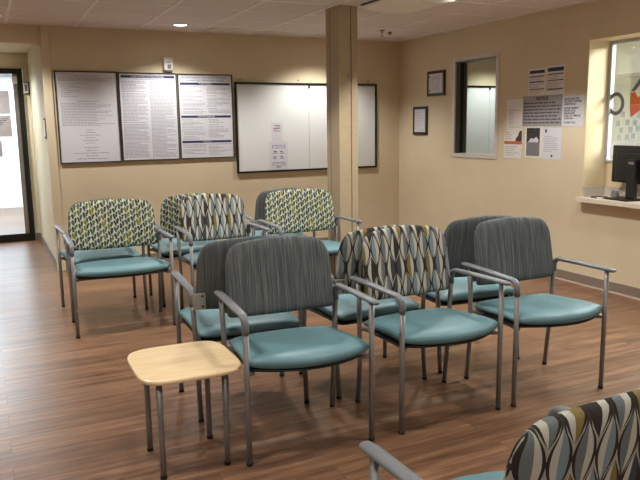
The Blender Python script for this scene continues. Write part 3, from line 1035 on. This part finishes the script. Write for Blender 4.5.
spots += [(4.15, 3.35), (-1.7, 4.55), (-1.7, 1.2), (-1.7, 6.82)]
lab = {(1.824, 6.82): 'lit round downlight in the ceiling above the framed posters', (3.47, 6.82): 'lit round downlight hidden behind the column top'}
for (x, y) in spots:
    downlight(x, y, lab.get((x, y), 'lit round downlight in the ceiling outside the view'), power={6.82: 0.62, 4.55: 0.74, 2.3: 0.46, 0.1: 0.38}.get(y, 0.42 if x > 4 else 0.8))
downlight(-0.25, 8.95, 'lit round downlight in the alcove ceiling', z=2.36, power=0.9, cone=152)

def troffer():
    o = empty('ceiling_fixture', (3.20, 4.93, CEIL))
    tag(o, 'unlit ceiling fixture with a curved lens beside the column top', 'ceiling light')
    link('housing', boxes((-.285, .285, -.31, .262, -.012, 0), bev=0.002), M['dark_frame'], o)
    bm = bmesh.new()
    n = 12
    poly = [(-.27, -.012)] + [(-.27 * math.cos(math.pi * k / n), -.012 - .045 * math.sin(math.pi * k / n)) for k in range(1, n)] + [(.27, -.012)]
    prism(bm, poly, 'y', -.30, .258)
    link('lens', bm, M['lens'], o, False)
troffer()
def sprinkler(x, y, label, small):
    o = empty('sprinkler_head' if not small else 'ceiling_sensor', (x, y, CEIL))
    tag(o, label, 'sprinkler' if not small else 'sensor')
    if not small:
        bm = bmesh.new(); lathe(bm, [(0, 0), (.034, 0), (.030, -.008), (.010, -.010), (.010, -.03), (0, -.03)], 20)
        link('body', bm, M['chrome'], o, True)
        bm = bmesh.new()
        for s in (-1, 1):
            sweep(bm, [(s * .009, 0, -.028), (s * .014, 0, -.045), (s * .004, 0, -.06)], .0025, seg=6)
        link('yoke', bm, M['chrome'], o)
        bm = bmesh.new(); lathe(bm, [(0, -.060), (.018, -.060), (.018, -.063), (0, -.063)], 16)
        link('deflector', bm, M['chrome'], o)
    else:
        bm = bmesh.new(); lathe(bm, [(0, 0), (.022, 0), (.018, -.02), (.008, -.03), (0, -.03)], 16)
        link('body', bm, M['plastic_grey'], o, True)
sprinkler(3.907, 6.50, 'sprinkler head hanging from the ceiling near the room corner', False)
sprinkler(4.062, 6.59, 'small round ceiling sensor near the sprinkler and room corner', True)

# ------------------------------------------------------------------ chairs
LEG_R = 0.0125
FD = 0.2075                       # half of the front-to-rear foot distance
def bend(p0, corner, p1, r, n=6):
    p0, c, p1 = Vector(p0), Vector(corner), Vector(p1)
    a = c + (p0 - c).normalized() * r
    b = c + (p1 - c).normalized() * r
    return [p0] + [(1 - t) ** 2 * a + 2 * t * (1 - t) * c + t * t * b for t in [i / n for i in range(n + 1)]] + [p1]

def chair_meshes(hw):
    """meshes of one stacking armchair; hw = half width between the front legs; it faces -y"""
    ms = {}
    def keep(key, bm, smooth=True):
        bmesh.ops.recalc_face_normals(bm, faces=bm.faces)
        me = bpy.data.meshes.new(key)
        bm.to_mesh(me); bm.free()
        for p in me.polygons:
            p.use_smooth = smooth
        ms[key] = me
    bw = hw - 0.019
    # backrest
    def bp(u, v, t):
        zb, zt = 0.548, 0.888
        rx, rz = 0.080, 0.125
        z = zb + (v * .5 + .5) * (zt - zb)
        h = bw - 0.012 * (v * .5 + .5)
        if z > zt - rz:
            q = (z - (zt - rz)) / rz
            h -= rx * (1 - math.sqrt(max(0, 1 - q ** 2.6)))
        rb = 0.022
        if z < zb + rb:
            q = ((zb + rb) - z) / rb
            h -= rb * (1 - math.sqrt(max(0, 1 - q * q)))
        x = u * h
        z += 0.014 * (1 - u * u) * max(0, v)
        z -= 0.008 * (1 - u * u) * max(0, -v)
        y = 0.178 + (z - zb) * 0.170 - 0.020 * (x / bw) ** 2
        return (x, y - t, z)
    keep('backrest', cushion(36, 26, bp, 0.024))
    # seat cushion
    sw = hw - 0.004
    def shape(u, v):
        k = v * .5 + .5                         # 0 rear .. 1 front
        h = (sw - 0.022) + (0.030) * k
        rr = 0.11
        if k > 1 - rr:
            q = (k - (1 - rr)) / rr
            h -= 0.028 * (1 - math.sqrt(max(0, 1 - q * q)))
        if k < 0.10:
            q = (0.10 - k) / 0.10
            h -= 0.035 * (1 - math.sqrt(max(0, 1 - q * q)))
        yf = -0.212 - 0.092 * (1 - u * u)
        yr = 0.212
        return u * h, yr + (yf - yr) * k, k
    def spt(u, v, t):
        x, y, k = shape(u, v)
        z = 0.423 + 0.034 * k - 0.014 * max(0, k - .6) ** 2 / .16 + 0.004 * (1 - u * u)
        z -= 0.012 * (1 - abs(2 * k - 1)) * (1 - u * u) * 0.5
        t *= (1 - 0.38 * abs(u) ** 3)
        return (x, y, z + t)
    keep('seat', cushion(34, 26, spt, 0.034))
    def pan(u, v, t):
        x, y, k = shape(u, v)
        return (x * .965, (y + 0.0) * .955 + .004, 0.389 + 0.034 * k - 0.012 * max(0, k - .6) ** 2 / .16 + t)
    keep('seat_pan', cushion(20, 14, pan, 0.010))
    rw = hw - 0.012
    # legs: front left bends into its arm, front right stands under its arm
    keep('leg_front_left', tube([(-hw, -FD, .010), (-hw, -FD, .30), (-hw, -FD, .60)], LEG_R))
    keep('leg_front_right', tube([(hw, -FD, .010), (hw, -FD, .30), (hw, -FD, .648)], LEG_R))
    keep('leg_rear_left', tube([(-rw, FD + .012, .010), (-rw, FD - .010, .22), (-rw - .004, FD - .016, .42), (-hw, FD - .020, .648)], LEG_R))
    keep('leg_rear_right', tube([(rw, FD + .012, .010), (rw, FD - .010, .22), (rw + .004, FD - .016, .42), (hw, FD - .020, .60)], LEG_R))
    def cap(x, y):
        b = bmesh.new(); lathe(b, [(0, 0), (.0142, 0), (.0142, .014), (0, .014)], 14, (x, y, 0)); return b
    for key, x, y in (('cap_front_left', -hw, -FD), ('cap_front_right', hw, -FD), ('cap_rear_left', -rw, FD + .012), ('cap_rear_right', rw, FD + .012)):
        keep(key, cap(x, y))
    # arms: each sweeps from a blunt end to a bend that drops into its post
    def arm(s):
        yb = -FD if s < 0 else FD - .020
        tip = (FD + .045) if s < 0 else -(FD + .045)
        x = s * hw
        d = 1 if tip > yb else -1
        pts = [(x, tip + d * .010, .655), (x, tip, .656), (x, tip - d * .03, .657), (x, (tip + yb) / 2, .655)] + bend((x, yb + d * .12, .652), (x, yb, .650), (x, yb, .575), .050, 8)
        n = len(pts)
        ra = [.010, .018, .022, .0215] + [.0205 - .006 * i / (n - 5) for i in range(n - 4)]
        rb = [.005, .010, .0115, .0115] + [.0115 + .0030 * i / (n - 5) for i in range(n - 4)]
        return sweep(bmesh.new(), pts, ra, rb, seg=14)
    keep('arm_left', arm(-1)); keep('arm_right', arm(1))
    # frame under the seat
    b = bmesh.new()
    for s in (-1, 1):
        sweep(b, [(s * hw, -FD, .402), (s * (hw - .03), -FD + .02, .398), (s * (hw - .045), -.10, .394), (s * (hw - .045), .12, .394), (s * (rw - .02), FD - .035, .398), (s * (rw + .002), FD - .014, .402)], .010, seg=10)
    for y in (-.13, .15):
        sweep(b, [(-(hw - .045), y, .390), (hw - .045, y, .390)], .010, seg=10, side=Vector((0, 1, 0)))
    keep('seat_frame', b)
    # brackets between the rear posts and the back
    for key, s in (('bracket_left', -1), ('bracket_right', 1)):
        b = bmesh.new()
        x0, x1 = sorted((s * (hw + .002), s * (hw - .062)))
        box(b, x0, x1, FD - .004, FD + .005, .560, .640, bev=0.003)
        keep(key, b, False)
        b = bmesh.new()
        for z in (.575, .625):
            c = Matrix.Translation((s * (hw - .046), FD + .005, z)) @ Matrix.Rotation(R(-90), 4, 'X')
            r = bmesh.ops.create_cone(b, cap_ends=True, segments=12, radius1=.006, radius2=.005, depth=.006, matrix=c)
        keep(key.replace('bracket', 'screw'), b, False)
    return ms

PART = [  # mesh key, object name, material, parent key
    ('seat', 'seat', 'teal', None), ('seat_pan', 'seat_pan', 'pan', 'seat'), ('seat_frame', 'seat_frame', 'steel', None),
    ('leg_front_left', 'leg', 'steel', None), ('leg_front_right', 'leg', 'steel', None), ('leg_rear_left', 'leg', 'steel', None), ('leg_rear_right', 'leg', 'steel', None),
    ('cap_front_left', 'foot_cap', 'black', 'leg_front_left'), ('cap_front_right', 'foot_cap', 'black', 'leg_front_right'),
    ('cap_rear_left', 'foot_cap', 'black', 'leg_rear_left'), ('cap_rear_right', 'foot_cap', 'black', 'leg_rear_right'),
    ('arm_left', 'armrest', 'arm', None), ('arm_right', 'armrest', 'arm', None),
    ('bracket_left', 'mounting_bracket', 'plate', None), ('bracket_right', 'mounting_bracket', 'plate', None),
    ('screw_left', 'screw', 'black', 'bracket_left'), ('screw_right', 'screw', 'black', 'bracket_right'),
]
def build_chair(hw):
    root = empty('waiting_room_chair')
    ms = chair_meshes(hw)
    made = {}
    for key, name, mat, par in PART:
        made[key] = link(name, ms[key], M[mat], made[par] if par else root)
    backs = {}
    for fab in ('swirl', 'leaf', 'stripe', 'weave'):
        me = ms['backrest'] if fab == 'swirl' else ms['backrest'].copy()
        me.materials.clear()
        me.materials.append(M[fab])
        backs[fab] = me
    made['backrest'] = link('backrest', backs['swirl'], None, root)
    root['fabrics'] = 0
    return root, backs
def copy_tree(o, parent=None):
    c = o.copy()
    COL.objects.link(c)
    if parent is not None:
        c.parent = parent
    for ch in list(o.children):
        copy_tree(ch, c)
    return c
proto, backs = build_chair(0.290)
wide, backs_wide = build_chair(0.336)
del proto['fabrics'], wide['fabrics']
CHAIRS = [  # x, y, turn in degrees, fabric, label
    (1.210, 2.786, -3.5, 'stripe', 'charcoal striped armchair beside the wooden side table, facing the viewer'),
    (1.930, 2.767, 1.0, 'swirl', 'swirl patterned armchair facing the viewer between the charcoal and the plain grey armchairs'),
    (2.618, 2.750, -2.9, 'weave', 'plain grey weave armchair facing the viewer, nearest the reception counter'),
    (1.140, 3.326, 176.5, 'stripe', 'charcoal striped armchair facing away, back to back with the one beside the table'),
    (1.850, 3.292, 182.0, 'swirl', 'swirl patterned armchair facing away, mostly hidden behind its swirl patterned twin'),
    (2.560, 3.332, 177.5, 'stripe', 'dark armchair facing away, behind the plain grey weave armchair'),
    (0.819, 5.052, -1.0, 'leaf', 'wide leaf patterned armchair nearest the door alcove, facing the viewer'),
    (0.777, 5.600, 183.0, 'stripe', 'dark backed armchair facing the posters, behind the wide leaf patterned armchair'),
    (1.588, 5.030, -1.0, 'swirl', 'swirl patterned armchair facing the viewer in the back row of chairs'),
    (1.485, 5.625, 180.0, 'leaf', 'leaf patterned armchair facing the posters, behind the back row swirl armchair'),
    (2.340, 5.030, -1.0, 'leaf', 'wide leaf patterned armchair facing the viewer beside the column'),
    (2.290, 5.630, 180.0, 'stripe', 'dark armchair facing the whiteboard, behind the leaf armchair beside the column'),
    (1.073, 1.124, 182.0, 'swirl', 'swirl patterned armchair cut off by the picture bottom, facing away from the viewer'),
]
for i, (x, y, a, fab, label) in enumerate(CHAIRS):
    w = i in (6, 10)
    o = proto if i == 0 else wide if i == 6 else copy_tree(wide if w else proto)
    o.location = (x, y, 0)
    o.rotation_euler = (0, 0, R(a))
    tag(o, label, 'chair', 'waiting room armchairs')
    for ch in o.children:
        if ch.name.startswith('backrest'):
            ch.data = (backs_wide if w else backs)[fab]

# ------------------------------------------------------------------ side table
def side_table():
    o = empty('side_table', (0.693, 2.790, 0), R(-1))
    tag(o, 'low side table with a light maple top and four grey legs', 'side table')
    n = 80
    bm = bmesh.new()
    def outline(k, s):
        a = 2 * math.pi * k / n
        p = 4.6
        ca, sa = math.cos(a), math.sin(a)
        r = (abs(ca) ** p + abs(sa) ** p) ** (-1 / p)
        return (0.216 * ca * r * s, 0.008 + 0.228 * sa * r * s)
    rings = []
    for s, z in ((0.93, .423), (0.988, .426), (1.0, .431), (1.0, .438), (0.99, .4425), (0.975, .444)):
        rings.append([bm.verts.new((*outline(k, s), z)) for k in range(n)])
    for a, b in zip(rings, rings[1:]):
        for k in range(n):
            bm.faces.new((a[k], a[(k + 1) % n], b[(k + 1) % n], b[k]))
    bm.faces.new(rings[0]); bm.faces.new(rings[-1])
    link('table_top', bm, M['maple'], o)
    link('apron_frame', boxes((-.13, .13, -.137, -.113, .402, .424), (-.13, .13, .113, .137, .402, .424), (-.147, -.123, -.137, .137, .402, .424), (.123, .147, -.137, .137, .402, .424)), M['steel'], o)
    for sx in (-1, 1):
        for sy in (-1, 1):
            x, y = sx * .1365, sy * .139
            l = link('leg', tube([(x, y, .008), (x, y, .2), (x, y, .424)], .0128, seg=14), M['steel'], o, True)
            b = bmesh.new(); lathe(b, [(0, 0), (.0145, 0), (.0145, .014), (0, .014)], 14, (x, y, 0))
            link('foot_cap', b, M['black'], l)
side_table()
